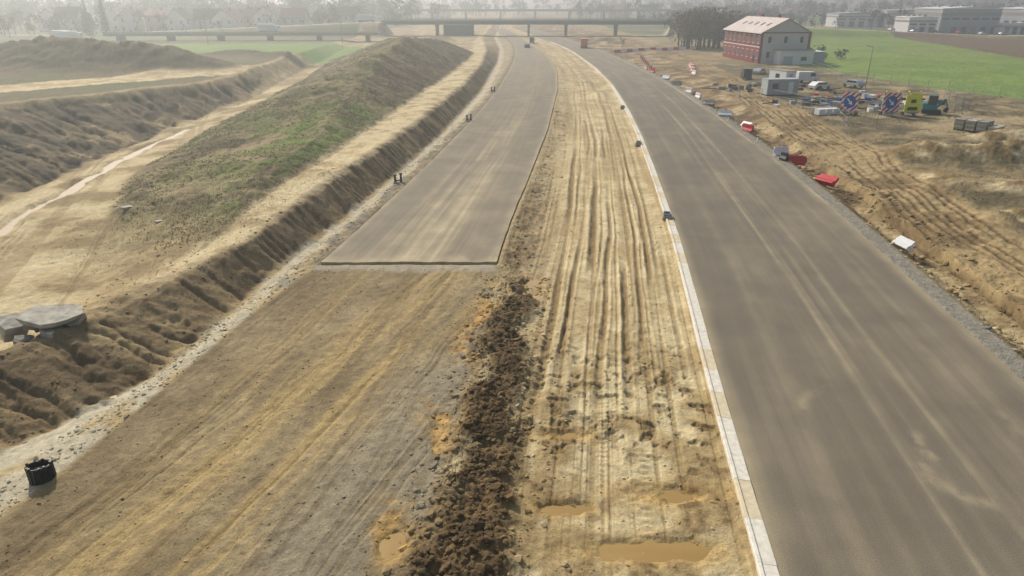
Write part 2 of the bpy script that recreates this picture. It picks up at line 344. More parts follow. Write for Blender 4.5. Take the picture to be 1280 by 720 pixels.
def vcol_mat(name,rough=.9):
    m,t,b=nt(name); a=t.nodes.new('ShaderNodeAttribute'); a.attribute_name='Col'; n=t.nodes.new('ShaderNodeTexNoise'); n.inputs['Scale'].default_value=9
    tc=t.nodes.new('ShaderNodeTexCoord'); t.links.new(tc.outputs['Object'],n.inputs['Vector'])
    r=t.nodes.new('ShaderNodeMapRange'); r.inputs[3].default_value=.7; r.inputs[4].default_value=1.3; t.links.new(n.outputs['Fac'],r.inputs[0])
    v=t.nodes.new('ShaderNodeVectorMath'); v.operation='SCALE'; t.links.new(a.outputs['Color'],v.inputs[0]); t.links.new(r.outputs[0],v.inputs['Scale'])
    t.links.new(v.outputs[0],b.inputs['Base Color']); b.inputs['Roughness'].default_value=rough; b.inputs['Specular IOR Level'].default_value=.1
    return m
# ---------------------------------------------------------------- fast mesh
def np_mesh(name,V,F,mats,col=None,fl=None,uv=None,smooth=True,fmat=None):
    V=np.asarray(V,np.float32); F=np.asarray(F,np.int32); n=F.shape[1]
    me=bpy.data.meshes.new(name); me.vertices.add(len(V)); me.vertices.foreach_set('co',V.ravel())
    me.loops.add(F.size); me.loops.foreach_set('vertex_index',F.ravel())
    me.polygons.add(len(F)); me.polygons.foreach_set('loop_start',np.arange(0,F.size,n,dtype=np.int32)); me.polygons.foreach_set('loop_total',np.full(len(F),n,np.int32))
    me.polygons.foreach_set('use_smooth',np.full(len(F),smooth))
    for m in mats: me.materials.append(m)
    if fmat is not None: me.polygons.foreach_set('material_index',np.asarray(fmat,np.int32))
    if col is not None:
        a=me.color_attributes.new('Col','FLOAT_COLOR','POINT'); c=np.ones((len(V),4),np.float32); c[:,:3]=col; a.data.foreach_set('color',c.ravel())
    if fl:
        for k_,v_ in fl.items():
            a=me.attributes.new(k_,'FLOAT','POINT'); a.data.foreach_set('value',np.asarray(v_,np.float32).ravel())
    if uv is not None:
        l=me.uv_layers.new(name='UVMap'); l.data.foreach_set('uv',np.asarray(uv,np.float32)[F.ravel()].ravel())
    me.update(calc_edges=True)
    o=bpy.data.objects.new(name,me); scene.collection.objects.link(o); return o
def grid_faces(nr,nc):
    i=np.arange(nr-1)[:,None]*nc+np.arange(nc-1)[None,:]
    return np.stack([i,i+1,i+nc+1,i+nc],-1).reshape(-1,4)
# ground sheet
q=np.concatenate([np.arange(900,250,-1.05),np.arange(250,60,-.55),np.arange(60,6,-.4),[5.5,5,4.5,4,3.5,3,2.5,2]])
Yr=np.concatenate([[-120,-60,-30,-15,-5,0,4,8,10],16080/q-6.76])
s=np.concatenate([[-5,-3.5,-2.5,-2,-1.6,-1.3,-1.15,-1.05],np.arange(-.98,-.74,.005),np.arange(-.74,.74,.00135),np.arange(.74,.98,.005),[1.05,1.15,1.3,1.6,2,2.5,3.5,5]])
wf=np.maximum(Yr+6.76,17.0)
XX=s[None,:]*wf[:,None]; YY=np.repeat(Yr[:,None],len(s),1)
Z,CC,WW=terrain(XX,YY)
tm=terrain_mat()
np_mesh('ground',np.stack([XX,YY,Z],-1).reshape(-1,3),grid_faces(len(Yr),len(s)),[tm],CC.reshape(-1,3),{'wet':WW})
del XX,YY,Z,CC,WW
# ---------------------------------------------------------------- roads
rm=road_mat()
def road(name,fl,fr,y0,y1,dustf,nx=110):
    qq=16080/(np.array([max(y0,12),y1])+6.76)
    Yq=16080/np.arange(qq[0],qq[1],-.8)-6.76
    if y0<12: Yq=np.concatenate([np.arange(y0,12,2),Yq])
    Yq=np.unique(np.concatenate([[y0],Yq,[y1]]))
    u=np.linspace(0,1,nx)
    a=fl(Yq)[:,None]; b=fr(Yq)[:,None]
    X=a+(b-a)*u[None,:]; Y=np.repeat(Yq[:,None],nx,1)
    ed=.10*(fbm(Y[:,0]/1.3,0*Y[:,0],3,5)-.5)
    X[:,0]+=ed; X[:,-1]+=ed
    if y0>12: Y[0,:]+=.25*(fbm(X[0]/.8,X[0]*0,3,6)-.5)
    z=np.zeros_like(X)
    du=dustf(X-a,Y,b-a)
    V=np.stack([X,Y,z],-1).reshape(-1,3); F=grid_faces(len(Yq),nx)
    UV=np.stack([X-a,Y],-1).reshape(-1,2); n=len(V)
    idx=np.arange(n).reshape(len(Yq),nx)
    loop=np.concatenate([idx[:,0][::-1],idx[0,1:],idx[1:,-1]])
    sk=V[loop].copy(); sk[:,2]=-.26
    V2=np.concatenate([V,sk]); j=np.arange(len(loop)-1)
    F2=np.stack([loop[j],loop[j+1],n+j+1,n+j],-1)
    return np_mesh(name,V2,np.concatenate([F,F2]),[rm],None,{'dust':np.concatenate([du.ravel(),np.full(len(loop),.9)])},np.concatenate([UV,UV[loop]]),smooth=False)
def dustR(u,Y,w):
    n=stk(u,Y,2,.05,4,201); n2=fbm(u/2,Y/6,3,207); n7=fbm(u*2.5,Y*1.6,4,209)
    d=.10+.12*ss(.45,.8,n2)+.08*ss(.5,.75,n)
    for c,ww,a in ((6.1,.17,.34),(6.45,.07,.16),(8.2,.17,.30),(7.85,.07,.14),(5.2,.2,.10),(10.6,.4,.12),(2.8,.45,.10),(7.1,.15,.10),(11.8,.3,.1)):
        c2=c+.6*(vn(Y/30,int(c/2),211)-.5)
        d=d+a*np.exp(-((u-c2)/ww)**2)*(.3+.8*ss(.25,.7,n))*(.4+1.1*n7)
    for cx,cy,r,a0,a1,ww,am in ((8.2,20.5,1.8,2.2,5.2,.26,.24),(5.0,24.5,1.9,1.0,3.6,.24,.20),(8.8,24.0,2.6,-.9,.7,.2,.15),(7.6,22.2,.9,1.8,4.8,.28,.24)):
        uu=u+(n2-.5)*1.2
        rr=np.hypot(uu-cx,Y-cy); th=np.arctan2(Y-cy,uu-cx)%(2*math.pi)
        a0m=a0%(2*math.pi); span=a1-a0; t=(th-a0m)%(2*math.pi)
        d=d+am*np.exp(-((rr-r)/ww)**2)*ss(0,.8,t)*(1-ss(span-.8,span,t))*ss(.3,.65,n7)*1.3
    d=d+.35*np.exp(-(u/.35)**2)+.45*np.exp(-((w-u)/.4)**2)*(.5+n)
    d=d+.12*ss(90,200,Y)
    return np.clip(d,0,1)
def dustL(u,Y,w):
    n=stk(u,Y,1.6,.05,4,221); n2=fbm(u/2,Y/7,3,227); n5=fbm(u*1.2,Y/2,3,229); n8=stk(u,Y,4,.03,3,233)
    d=.22+.10*ss(.4,.8,n2)
    c=5.6+ (Y-42)*.012
    sp=2.0*(1-ss(42,95,Y))+1.3
    d=d+(.42*(1-ss(60,130,Y))+.10)*np.exp(-((u-c)/sp)**2)*ss(.22,.66,n)*(.75+.5*ss(.4,.6,n8))
    d=d+.35*(1-ss(42.2,43.8,Y+(n5-.5)*2.5))
    for cc in (3.2,4.0,7.0,7.8):
        d=d+.10*np.exp(-((u-cc-.5*(vn(Y/18,cc,231)-.5))/.14)**2)*(.3+n)
    d=d+.3*np.exp(-(u/.35)**2)+.35*np.exp(-((w-u)/.45)**2)*(.5+n)
    return np.clip(d+.1*ss(90,200,Y),0,1)
road('road',K,E,-60,430,dustR,150)
road('road',L2,R2,42.3,430,dustL,130)
conc=mat('kerb_concrete',(218,211,194),.85,.14,5,.01)
cslabk=mat('kerb_concrete_dusty',(208,194,162),.9,.14,4,.01)
class MB:
    def __init__(s): s.v=[];s.f=[];s.m=[];s.mats=[]
    def mi(s,m):
        if m not in s.mats: s.mats.append(m)
        return s.mats.index(m)
    def poly(s,vs,fs,m,M=None):
        o=len(s.v); 
        for v in vs:
            v=Vector(v); s.v.append(tuple(M@v if M else v))
        for f in fs: s.f.append([o+i for i in f]); s.m.append(s.mi(m))
    def box(s,c,d,m,rz=0,M=None,taper=1.0):
        x,y,z=[i/2 for i in d]; t=taper
        vs=[(-x,-y,-z),(x,-y,-z),(x,y,-z),(-x,y,-z),(-x*t,-y*t,z),(x*t,-y*t,z),(x*t,y*t,z),(-x*t,y*t,z)]
        R=Matrix.Translation(c)@Matrix.Rotation(rz,4,'Z')
        if M: R=M@R
        s.poly(vs,[(0,3,2,1),(4,5,6,7),(0,1,5,4),(1,2,6,5),(2,3,7,6),(3,0,4,7)],m,R)
    def cyl(s,p0,p1,r0,r1,n,m,capit=True):
        p0=Vector(p0);p1=Vector(p1);d=(p1-p0).normalized(); a=d.orthogonal().normalized(); b=d.cross(a)
        vs=[]
        for p,r in((p0,r0),(p1,r1)):
            for i in range(n):
                t=2*math.pi*i/n; vs.append(p+(a*math.cos(t)+b*math.sin(t))*r)
        fs=[(i,(i+1)%n,n+(i+1)%n,n+i) for i in range(n)]
        if capit: fs+= [tuple(range(n))[::-1],tuple(range(n,2*n))]
        s.poly(vs,fs,m)
    def ext(s,prof,y0,y1,m,M=None):
        n=len(prof); vs=[(p[0],y0,p[1]) for p in prof]+[(p[0],y1,p[1]) for p in prof]
        fs=[(i,(i+1)%n,n+(i+1)%n,n+i) for i in range(n)]+[tuple(range(n))[::-1],tuple(range(n,2*n))]
        s.poly(vs,fs,m,M)
    def build(s,name,loc=(0,0,0),rz=0,parent=None,bevel=0,tilt=(0,0)):
        me=bpy.data.meshes.new(name); me.from_pydata(s.v,[],s.f)
        for m in s.mats: me.materials.append(m)
        me.polygons.foreach_set('material_index',s.m); me.update()
        o=bpy.data.objects.new(name,me); scene.collection.objects.link(o); o.location=loc; o.rotation_euler=(tilt[0],tilt[1],rz)
        if parent: o.parent=parent
        if bevel:
            b=o.modifiers.new('bevel','BEVEL'); b.width=bevel; b.segments=2; b.limit_method='ANGLE'
        return o
def empty(name,loc,rz=0):
    o=bpy.data.objects.new(name,None); o.location=loc; o.rotation_euler=(0,0,rz); o.empty_display_size=.5; scene.collection.objects.link(o); return o
kb=MB()
y=-40.0
while y<300:
    ln=2.0 if y<90 else 6.0
    a=Vector((float(K(y))-.31,y,0)); b=Vector((float(K(y+ln))-.31,y+ln,0)); d=b-a; c=(a+b)/2
    jj=random.uniform(-.01,.01)
    M=Matrix.Translation((c.x+jj,c.y,-.11+random.uniform(-.004,.004)))@Matrix.Rotation(-math.atan2(d.x,d.y),4,'Z')
    L=d.length-.016
    kb.ext([(-.31,-.15),(.302,-.15),(.302,.125),(.27,.13),(-.12,.15),(-.17,.215),(-.28,.215),(-.31,.19)],-L/2,L/2,random.choice([conc,conc,cslabk]),M)
    y+=ln
kb.build('kerb')
# ---------------------------------------------------------------- puddles / water
wm,wt,wb=nt('muddy_water'); wb.inputs['Roughness'].default_value=.1; wb.inputs['Specular IOR Level'].default_value=.4
nn=wt.nodes.new('ShaderNodeTexNoise'); nn.inputs['Scale'].default_value=1.5; cr=wt.nodes.new('ShaderNodeMix'); cr.data_type='RGBA'; cr.inputs['A'].default_value=(*lin((142,112,58)),1); cr.inputs['B'].default_value=(*lin((174,144,86)),1)
wt.links.new(nn.outputs['Fac'],cr.inputs['Factor']); wt.links.new(cr.outputs['Result'],wb.inputs['Base Color'])
for (px,py,rx,ry),lv in zip(puddles,PLV):
    b=MB(); n=28
    b.poly([(math.cos(2*math.pi*i/n)*rx*1.2,math.sin(2*math.pi*i/n)*ry*1.2,0) for i in range(n)],[tuple(range(n))],wm)
    b.build('puddle',(px,py,lv-.065))
b=MB()
for (x0,y0),(x1,y1) in zip(stream[:-1],stream[1:]):
    z0=hz(x0,y0)+.10; z1=hz(x1,y1)+.10
    b.poly([(x0-.6,y0,z0),(x0+.6,y0,z0),(x1+.6,y1,z1),(x1-.6,y1,z1)],[(0,1,2,3)],wm)
b.build('drainage_stream')
# ---------------------------------------------------------------- clods, stones
phi=(1+5**.5)/2
ico=np.array([(-1,phi,0),(1,phi,0),(-1,-phi,0),(1,-phi,0),(0,-1,phi),(0,1,phi),(0,-1,-phi),(0,1,-phi),(phi,0,-1),(phi,0,1),(-phi,0,-1),(-phi,0,1)],float); ico/=np.linalg.norm(ico[0])
icf=np.array([(0,11,5),(0,5,1),(0,1,7),(0,7,10),(0,10,11),(1,5,9),(5,11,4),(11,10,2),(10,7,6),(7,1,8),(3,9,4),(3,4,2),(3,2,6),(3,6,8),(3,8,9),(4,9,5),(2,4,11),(6,2,10),(8,6,7),(9,8,1)])
def scatter(name,x,y,size,m,bright=(.75,1.15),tint=None):
    n=len(x); z,c,_=terrain(x,y)
    cols=c*rng.uniform(bright[0],bright[1],(n,1))
    if tint is not None: cols=cols*.5+lin(tint)*.5*rng.uniform(.8,1.2,(n,1))
    P=ico[None]*(1+.38*(rng.random((n,12,1))-.5)*2)
    sc=size[:,None,None]*np.stack([rng.uniform(.7,1.4,n),rng.uniform(.7,1.4,n),rng.uniform(.45,.85,n)],-1)[:,None,:]
    P=P*sc
    a=rng.uniform(0,6.28,n); ca,sa=np.cos(a)[:,None],np.sin(a)[:,None]
    Q=P.copy(); Q[...,0]=P[...,0]*ca-P[...,1]*sa; Q[...,1]=P[...,0]*sa+P[...,1]*ca
    Q+=np.stack([x,y,z+size*.1],-1)[:,None,:]
    F=(icf[None]+np.arange(n)[:,None,None]*12).reshape(-1,3)
    return np_mesh(name,Q.reshape(-1,3),F,[m],np.repeat(cols,12,0),smooth=False)
vm=vcol_mat('clod_soil')
def pick(n,cl):
    c=np.array([lin(k_) for k_ in cl]); return c[rng.integers(0,len(cl),n)]*rng.uniform(.8,1.2,(n,1))
n=4800; y=rng.uniform(12,40,n); x=np.interp(y,RCY,RCX)+rng.normal(0,1.1,n)
scatter('soil_clods',x,y,rng.uniform(.015,.045,n)+rng.random(n)**6*.14,vm)
n=1500; y=rng.uniform(40,110,n); x=R2(y)+.4+np.abs(rng.normal(0,1.2,n))
scatter('soil_clods',x,y,rng.uniform(.02,.045,n)+rng.random(n)**6*.10,vm)
n=2600; y=rng.uniform(12,60,n); x=rng.uniform(0,1,n)*(K(y)-1-R2(y))+R2(y)+.5
scatter('soil_clods',x,y,rng.uniform(.012,.03,n)+rng.random(n)**6*.06,vm)
n=3800; y=12+rng.random(n)**1.6*90; x=E(y)+1.3+rng.random(n)*5.5
scatter('rubble_stones',x,y,rng.uniform(.02,.06,n)+rng.random(n)**7*.2,vm,(.8,1.3))
n=3500; y=12+rng.random(n)**1.5*90; x=L2(y)-.2-rng.random(n)*2.2
scatter('gravel',x,y,rng.uniform(.015,.04,n)+rng.random(n)**6*.07,vm,(.8,1.15),(150,142,122))
n=4500; y=12+rng.random(n)*29; x=L2(y)+rng.random(n)*(R2(y)-L2(y))
scatter('gravel',x,y,rng.uniform(.01,.022,n)+rng.random(n)**8*.04,vm,(.75,1.2))
n=6000; y=12+rng.random(n)**1.4*100; x=E(y)+.1+rng.random(n)*1.3
scatter('gravel',x,y,rng.uniform(.015,.04,n),vm,(.8,1.25),(165,160,150))
n=1600; y=18+rng.random(n)*50; x=Bl(y)-rng.random(n)*9
scatter('soil_clods',x,y,rng.uniform(.015,.045,n)+rng.random(n)**6*.08,vm,(.75,1.05))
# ---------------------------------------------------------------- grass on the spoil mound
gm=vcol_mat('dry_grass_blades')
def tufts(name,x,y,h,cols,w=.05,nb=4):
    n=len(x); z,_,_=terrain(x,y)
    x=np.repeat(x,nb);y=np.repeat(y,nb);z=np.repeat(z,nb);h=np.repeat(h,nb)*rng.uniform(.5,1.2,n*nb);c=np.repeat(cols,nb,0)
    N=n*nb; a=rng.uniform(0,6.28,N); r=rng.uniform(0,.3,N); x=x+np.cos(a)*r;y=y+np.sin(a)*r
    b=rng.uniform(0,6.28,N); ww=w*rng.uniform(.6,1.6,N)
    lx=rng.normal(0,.6,N)*h; ly=rng.normal(0,.6,N)*h
    p0=np.stack([x-np.cos(b)*ww,y-np.sin(b)*ww,z-.03],-1);p1=np.stack([x+np.cos(b)*ww,y+np.sin(b)*ww,z-.03],-1);p2=np.stack([x+lx,y+ly,z+h*.8],-1)
    V=np.stack([p0,p1,p2],1).reshape(-1,3); F=np.arange(3*N).reshape(-1,3)
    return np_mesh(name,V,F,[gm],np.repeat(c,3,0),smooth=False)
n=30000; y=44+rng.random(n)**.8*165; x=XL(y)+(XR(y)-XL(y))*rng.random(n)
keep=(np.minimum(.52*(XR(y)-x),.3*(x-XL(y)))>.12)&(cap(y)>.12)&(fbm(x/3,y/3,3,301)>.45); x=x[keep];y=y[keep]; n=len(x)
gz=np.exp(-((x+22)/7)**2-((y-80)/22)**2)*ss(.4,.6,fbm(x/2.2,y/3,4,99))*rng.random(n)*1.8
cb=pick(n,[(148,134,98),(126,114,80),(172,156,118),(116,112,72)]); cg=pick(n,[(108,132,50),(122,144,58),(100,120,48)])
tufts('dry_grass',x,y,rng.uniform(.05,.16,n),np.where((gz>.35)[:,None],cg,cb),.04)
n=1600; x=-25+rng.normal(0,4,n); y=51+rng.normal(0,4,n); kk=(x<Tl(y)-1.5)&(y>40); x=x[kk];y=y[kk];n=len(x)
tufts('dry_grass',x,y,rng.uniform(.04,.12,n),pick(n,[(148,132,94),(130,118,82),(168,150,110)]),.025)
n=7000; y=40+rng.random(n)*110; x=HT(y)+4+rng.random(n)*35; kk=(fbm(x/5,y/5,3,303)>.52); x=x[kk];y=y[kk];n=len(x)
tufts('dry_grass',x,y,rng.uniform(.06,.2,n),pick(n,[(146,132,94),(116,110,66),(168,150,110)]),.04)
# ---------------------------------------------------------------- shared materials
white=mat('white_paint',(225,225,220),.5,.05,2); red=mat('red_plastic',(190,34,40),.45,.08,2); blk=mat('black_steel',(34,32,30),.5,.2,8)
greyst=mat('galvanised_steel',(150,152,152),.45,.1,5,metal=.6); glass=mat('window_glass',(38,46,54),.12,.1,1,spec=.6); rubber=mat('tyre_rubber',(26,26,26),.8,.1,5)
cslab=mat('broken_concrete',(176,170,154),.9,.25,2.5,.08); cslab2=mat('grey_concrete',(148,143,130),.9,.2,2,.03)
blue=mat('blue_sign',(24,84,160),.4,.05,2); yel=mat('hi_vis_yellow',(222,224,40),.5,.06,2); teal=mat('teal_paint',(28,120,120),.45,.1,2)
def brick_mat(name,c1,c2,mo):
    m,t,b=nt(name); N=t.nodes.new; tc=N('ShaderNodeTexCoord'); br=N('ShaderNodeTexBrick'); mp=N('ShaderNodeMapping'); mp.inputs['Rotation'].default_value=(math.radians(90),0,math.radians(90))
    br.inputs['Scale'].default_value=1.6; br.inputs['Mortar Size'].default_value=.008; br.inputs['Color1'].default_value=(*lin(c1),1); br.inputs['Color2'].default_value=(*lin(c2),1); br.inputs['Mortar'].default_value=(*lin(mo),1)
    t.links.new(tc.outputs['Object'],mp.inputs[0]); t.links.new(mp.outputs[0],br.inputs['Vector']); t.links.new(br.outputs['Color'],b.inputs['Base Color']); b.inputs['Roughness'].default_value=.9; return m
brick=brick_mat('red_brick',(150,56,42),(124,42,34),(120,66,52))
render=mat('pale_render',(204,200,196),.9,.06,.8); renderw=mat('white_render',(232,228,218),.9,.06,.8); rendery=mat('cream_render',(222,206,174),.9,.06,.8)
roofp=mat('pale_metal_roof',(200,186,174),.6,.12,.7); roofd=mat('dark_tile_roof',(56,48,44),.8,.15,1.5); roofr=mat('red_tile_roof',(112,52,40),.8,.15,1.5)
cladg=mat('grey_cladding',(164,170,172),.6,.06,.4); cladw=mat('white_cladding',(226,228,226),.6,.05,.4)
# ---------------------------------------------------------------- buildings
def house(name,x,y,rz,w,l,hw,hr,wm_,rm_,gable=None,nwin=6,floors=2,chim=1,z=None,roofov=.5):
    z=hz(x,y)-.3 if z is None else z
    e=empty(name,(x,y,z),rz)
    b=MB(); g=gable or wm_
    x_=w/2;y_=l/2
    b.poly([(-x_,-y_,0),(-x_,y_,0),(-x_,y_,hw),(-x_,-y_,hw)],[(0,3,2,1)],wm_)
    b.poly([(x_,-y_,0),(x_,y_,0),(x_,y_,hw),(x_,-y_,hw)],[(0,1,2,3)],wm_)
    for sgn in(-1,1):
        b.poly([(-x_,sgn*y_,0),(x_,sgn*y_,0),(x_,sgn*y_,hw),(0,sgn*y_,hr),(-x_,sgn*y_,hw)],[(0,1,2,3,4)],g)
    b.build('walls',parent=e)
    r=MB(); sl=(hr-hw)/x_; o=roofov
    for sgn in(-1,1):
        xe=sgn*(x_+o); ze=hw-sl*o
        r.poly([(0,-y_-o,hr+.05),(0,y_+o,hr+.05),(xe,y_+o,ze+.05),(xe,-y_-o,ze+.05),(0,-y_-o,hr+.25),(0,y_+o,hr+.25),(xe,y_+o,ze+.22),(xe,-y_-o,ze+.22)],[(0,1,2,3),(4,7,6,5),(2,3,7,6),(0,3,7,4),(1,2,6,5)],rm_)
    r.cyl((-x_-o,-y_-o,hw-sl*o),(-x_-o,y_+o,hw-sl*o),.1,.1,6,greyst)
    r.build('roof',parent=e)
    wv=MB(); fh=(hw-.6)/floors
    for f in range(floors):
        zc=.5+fh*(f+.55)
        for i in range(nwin):
            yy=-y_+l*(i+.5)/nwin
            for sgn in(-1,1):
                wv.box((sgn*(x_+.01),yy,zc),(.12,1.25,fh*.56),white); wv.box((sgn*(x_+.05),yy,zc),(.1,1.0,fh*.48),glass); wv.box((sgn*(x_+.1),yy,zc),(.05,.07,fh*.48),white)
                wv.box((sgn*(x_+.1),yy,zc-fh*.3),(.25,1.4,.08),cslab2)
        ng=max(2,int(w/4))
        for i in range(ng):
            xx=-x_+w*(i+.5)/ng
            for sgn in(-1,1):
                wv.box((xx,sgn*(y_+.01),zc),(1.2,.12,fh*.5),white); wv.box((xx,sgn*(y_+.05),zc),(.95,.1,fh*.43),glass)
    wv.build('windows',parent=e)
    dr=MB(); dr.box((-x_-.03,-y_+l*.5/nwin+2.2,1.15),(.1,1.1,2.1),blk); dr.build('door',parent=e)
    if chim:
        c=MB()
        for i in range(chim):
            yy=-y_+l*(i+.7)/(chim+.4); c.box((.9,yy,hr+.1),(.7,.9,1.7),brick); c.box((.9,yy,hr+1.0),(.85,1.05,.15),cslab2)
        c.build('chimney',parent=e)
    return e
hs=house('brick_house',73.6,211.6,math.radians(5),13.6,27,8.4,11.8,brick,roofp,render,nwin=8,floors=2,chim=2)
tr=MB(); sl=3.4/6.8
for i in range(5):
    yy=-9.5+i*4.2; zz=8.4+sl*3.4+.28
    M=Matrix.Translation((-3.4,yy,zz))@Matrix.Rotation(-math.atan(sl),4,'Y')
    tr.box((0,0,.02),(1.4,.9,.1),glass,M=M)
tr.build('rooflights',parent=hs)
tr=MB()
for sx_ in(-6.75,6.75): tr.box((sx_,-13.53,4.1),(.7,.14,8.2),brick)
tr.box((0,-13.55,8.35),(13.7,.1,.3),brick)
tr.box((-6.84,0,4.6),(.1,27,.25),white)
tr.build('wall_trim',parent=hs)
an=MB(); an.box((1.8,-15.7,2.0),(9.5,4.0,4.0),cladw); an.box((1.8,-15.7,4.06),(9.9,4.4,.16),cslab2); an.box((-.6,-17.72,1.3),(2.6,.08,2.5),cladg); an.box((3.8,-17.72,1.9),(1.6,.08,1.0),glass)
an.box((9.8,-8,1.6),(5.5,9,3.2),cladg); an.box((9.8,-8,3.28),(5.8,9.4,.16),cladw)
an.build('annex',parent=hs)
def warehouse(x,y,rz,w,l,h,wm_,rm2,bays):
    e=empty('warehouse',(x,y,hz(x,y)-.3),rz); b=MB(); b.box((0,0,h/2),(w,l,h),wm_); b.box((0,0,h*.8),(w+.12,l+.12,h*.12),cslab2); b.build('walls',parent=e)
    r=MB(); r.ext([(-w/2-.3,h),(w/2+.3,h),(w/2+.3,h+.3),(0,h+w*.02+.5),(-w/2-.3,h+.3)],-l/2-.3,l/2+.3,rm2)
    for i in range(4): r.box((-w/3+i*w/5,0,h+w*.02+.8),(1.6,1.6,.9),greyst)
    r.build('roof',parent=e)
    d=MB()
    for i in range(bays):
        xx=-w/2+w*(i+.5)/bays; d.box((xx,-l/2-.05,1.9),(w/bays*.5,.12,3.6),glass if i%3 else greyst); d.box((xx,-l/2-.05,h*.62),(w/bays*.7,.1,.9),glass)
    d.build('dock_doors',parent=e)
warehouse(205,372,0,14,14,8,cladw,cladw,3); warehouse(232,384,0,30,26,12,cladg,cladw,6); warehouse(272,380,0,26,24,12,cladg,cladw,6); warehouse(300,372,0,24,18,9,cladw,cladw,5); warehouse(255,368,0,20,8,5,cladw,cladw,5)
warehouse(330,420,0,60,30,11,cladg,cladw,9); warehouse(220,470,0,30,18,8,cladw,cladg,5); warehouse(290,520,0,60,20,9,cladw,cladg,7)
hp=[(-193,372,.2),(-180,378,.1),(-168,372,.0),(-156,380,.3),(-144,374,-.1),(-132,384,.1),(-124,372,.15),(-112,378,.1),(-214,392,.3),(-232,386,.0),(-250,400,.2),(-205,430,.1),(-175,425,.2),(-150,430,0),(-120,430,.2),(-98,436,.1),(-270,372,.1),(-290,390,.2)]
for i,(hx,hy,r_) in enumerate(hp):
    house('town_house',hx,hy,r_+(math.pi/2 if i%2 else 0),10+random.random()*2,11+random.random()*4,7+random.random()*2,11+random.random()*2,[renderw,rendery,renderw,render][i%4],[roofd,roofr,roofd][i%3],nwin=3,floors=2)
for i in range(14):
    hx=-420+i*46+random.uniform(-14,14); hy=560+random.uniform(0,120)
    if -60<hx<60: continue
    house('town_house',hx,hy,random.random()*3,11,16,7,12,[renderw,rendery][i%2],[roofd,roofr][i%2],nwin=3,floors=2,chim=0)
for hx,hy in ((140,640),(175,655),(215,640),(255,670)):
    house('town_house',hx,hy,.3,10,14,5,9,renderw,roofr,nwin=3,floors=2,chim=0)
ct=MB(); ct.box((0,0,1.5),(6.0,2.5,2.6),mat('container_grey',(178,186,186),.5,.08,1))
for i in range(24): ct.box((-2.9+i*.25,-1.27,1.5),(.09,.06,2.4),cladg)
ct.box((-1.5,-1.32,1.7),(1.1,.06,.9),glass); ct.box((1.5,-1.32,1.35),(.9,.06,2.1),white); ct.box((0,0,2.86),(6.1,2.6,.1),cladg); ct.box((0,0,.1),(5.8,2.3,.2),blk)
ct.build('site_container',(49.6,131,hz(49.6,131)),.12)
ct=MB(); ct.box((0,0,1.3),(2.4,5.5,2.5),cladw); ct.box((0,0,2.6),(2.5,5.6,.1),cslab2); ct.box((-1.22,0,1.5),(.06,1.2,.9),glass); ct.box((0,-2.76,1.1),(.9,.06,2.0),cladg)
ct.build('site_container',(57,150,hz(57,150)),.3)
# ---------------------------------------------------------------- overpass
br=empty('overpass_bridge',(0,352,0)); brc=mat('bridge_concrete',(88,88,80),.85,.12,.4)
b=MB(); b.box((7.5,0,6.35),(139,10.5,.5),brc)
for yy in(-4,-1.4,1.4,4): b.box((7.5,yy,5.6),(137,.7,1.1),brc)
b.build('deck',parent=br)
b=MB()
for xx in(-62,-36,-19,8,26,50,77):
    for yy in(-3.4,0,3.4): b.cyl((xx,yy,-1),(xx,yy,4.8),.5,.5,10,brc)
    b.box((xx,0,4.75),(1.2,9.4,.7),brc)
b.box((-63,0,2.4),(2,11,7),brc); b.box((78,0,2.4),(2,11,7),brc); b.box((-26,2,1.9),(14,6,5.6),brc); b.build('piers',parent=br)
b=MB()
for yy in(-5.1,5.1):
    b.box((7.5,yy,6.75),(139,.35,.5),cslab2)
    for i in range(70): b.box((-61+i*2,yy,7.3),(.08,.08,1.0),greyst)
    for zz in(7.3,7.75): b.box((7.5,yy,zz),(139,.06,.09),greyst)
b.build('parapet',parent=br)
br2=empty('overpass_bridge',(0,640,0)); b=MB(); b.box((20,0,7.5),(260,12,1.6),brc); b.build('deck',parent=br2); b=MB()
for i in range(9):
    for yy in(-4,4): b.cyl((-100+i*30,yy,-1),(-100+i*30,yy,6.7),.7,.7,8,brc)
b.build('piers',parent=br2)
br3=empty('overpass_bridge',(-110,300,0),.06); b=MB(); b.box((0,0,2.9),(110,8,.9),cslab2); b.box((0,-4.05,3.6),(110,.25,.7),cslab); b.build('deck',parent=br3); b=MB()
for i in range(6): b.box((-50+i*20,0,.9),(1.2,6,3.4),brc)
b.build('piers',parent=br3)
# ---------------------------------------------------------------- vegetation
bark=mat('bark',(86,72,58),.9,.2,3); twm=mat('twigs',(122,102,84),.9,.25,.4); twd=mat('twigs_dark',(94,80,66),.9,.25,.4)
def bare_tree(b,x,y,z,h,rg,twigs=220):
    tips=[]
    def rec(p,d,L,r,dep):
        q_=p+d*L; b.cyl(p,q_,r,r*.65,5 if dep<2 else 3,bark,False)
        if dep>=3: tips.append((p,q_)); return
        for i in range(rg.choice([3,4]) if dep else 5):
            nd=(d+Vector((rg.uniform(-1,1),rg.uniform(-1,1),rg.uniform(-.1,.6)))*(.75)).normalized()
            rec(p+d*L*rg.uniform(.5,1.0),nd,L*rg.uniform(.55,.8),r*.5,dep+1)
    rec(Vector((x,y,z)),Vector((rg.uniform(-.06,.06),rg.uniform(-.06,.06),1)),h*.36,h*.018,0)
    for i in range(twigs):
        p,q_=rg.choice(tips); c=p.lerp(q_,rg.random()); d=Vector((rg.uniform(-1,1),rg.uniform(-1,1),rg.uniform(-.2,1.1))).normalized()*h*rg.uniform(.05,.11); o=d.orthogonal().normalized()*h*.0035
        b.poly([c-o,c+o,c+d],[(0,1,2)],twm if rg.random()<.6 else twd)
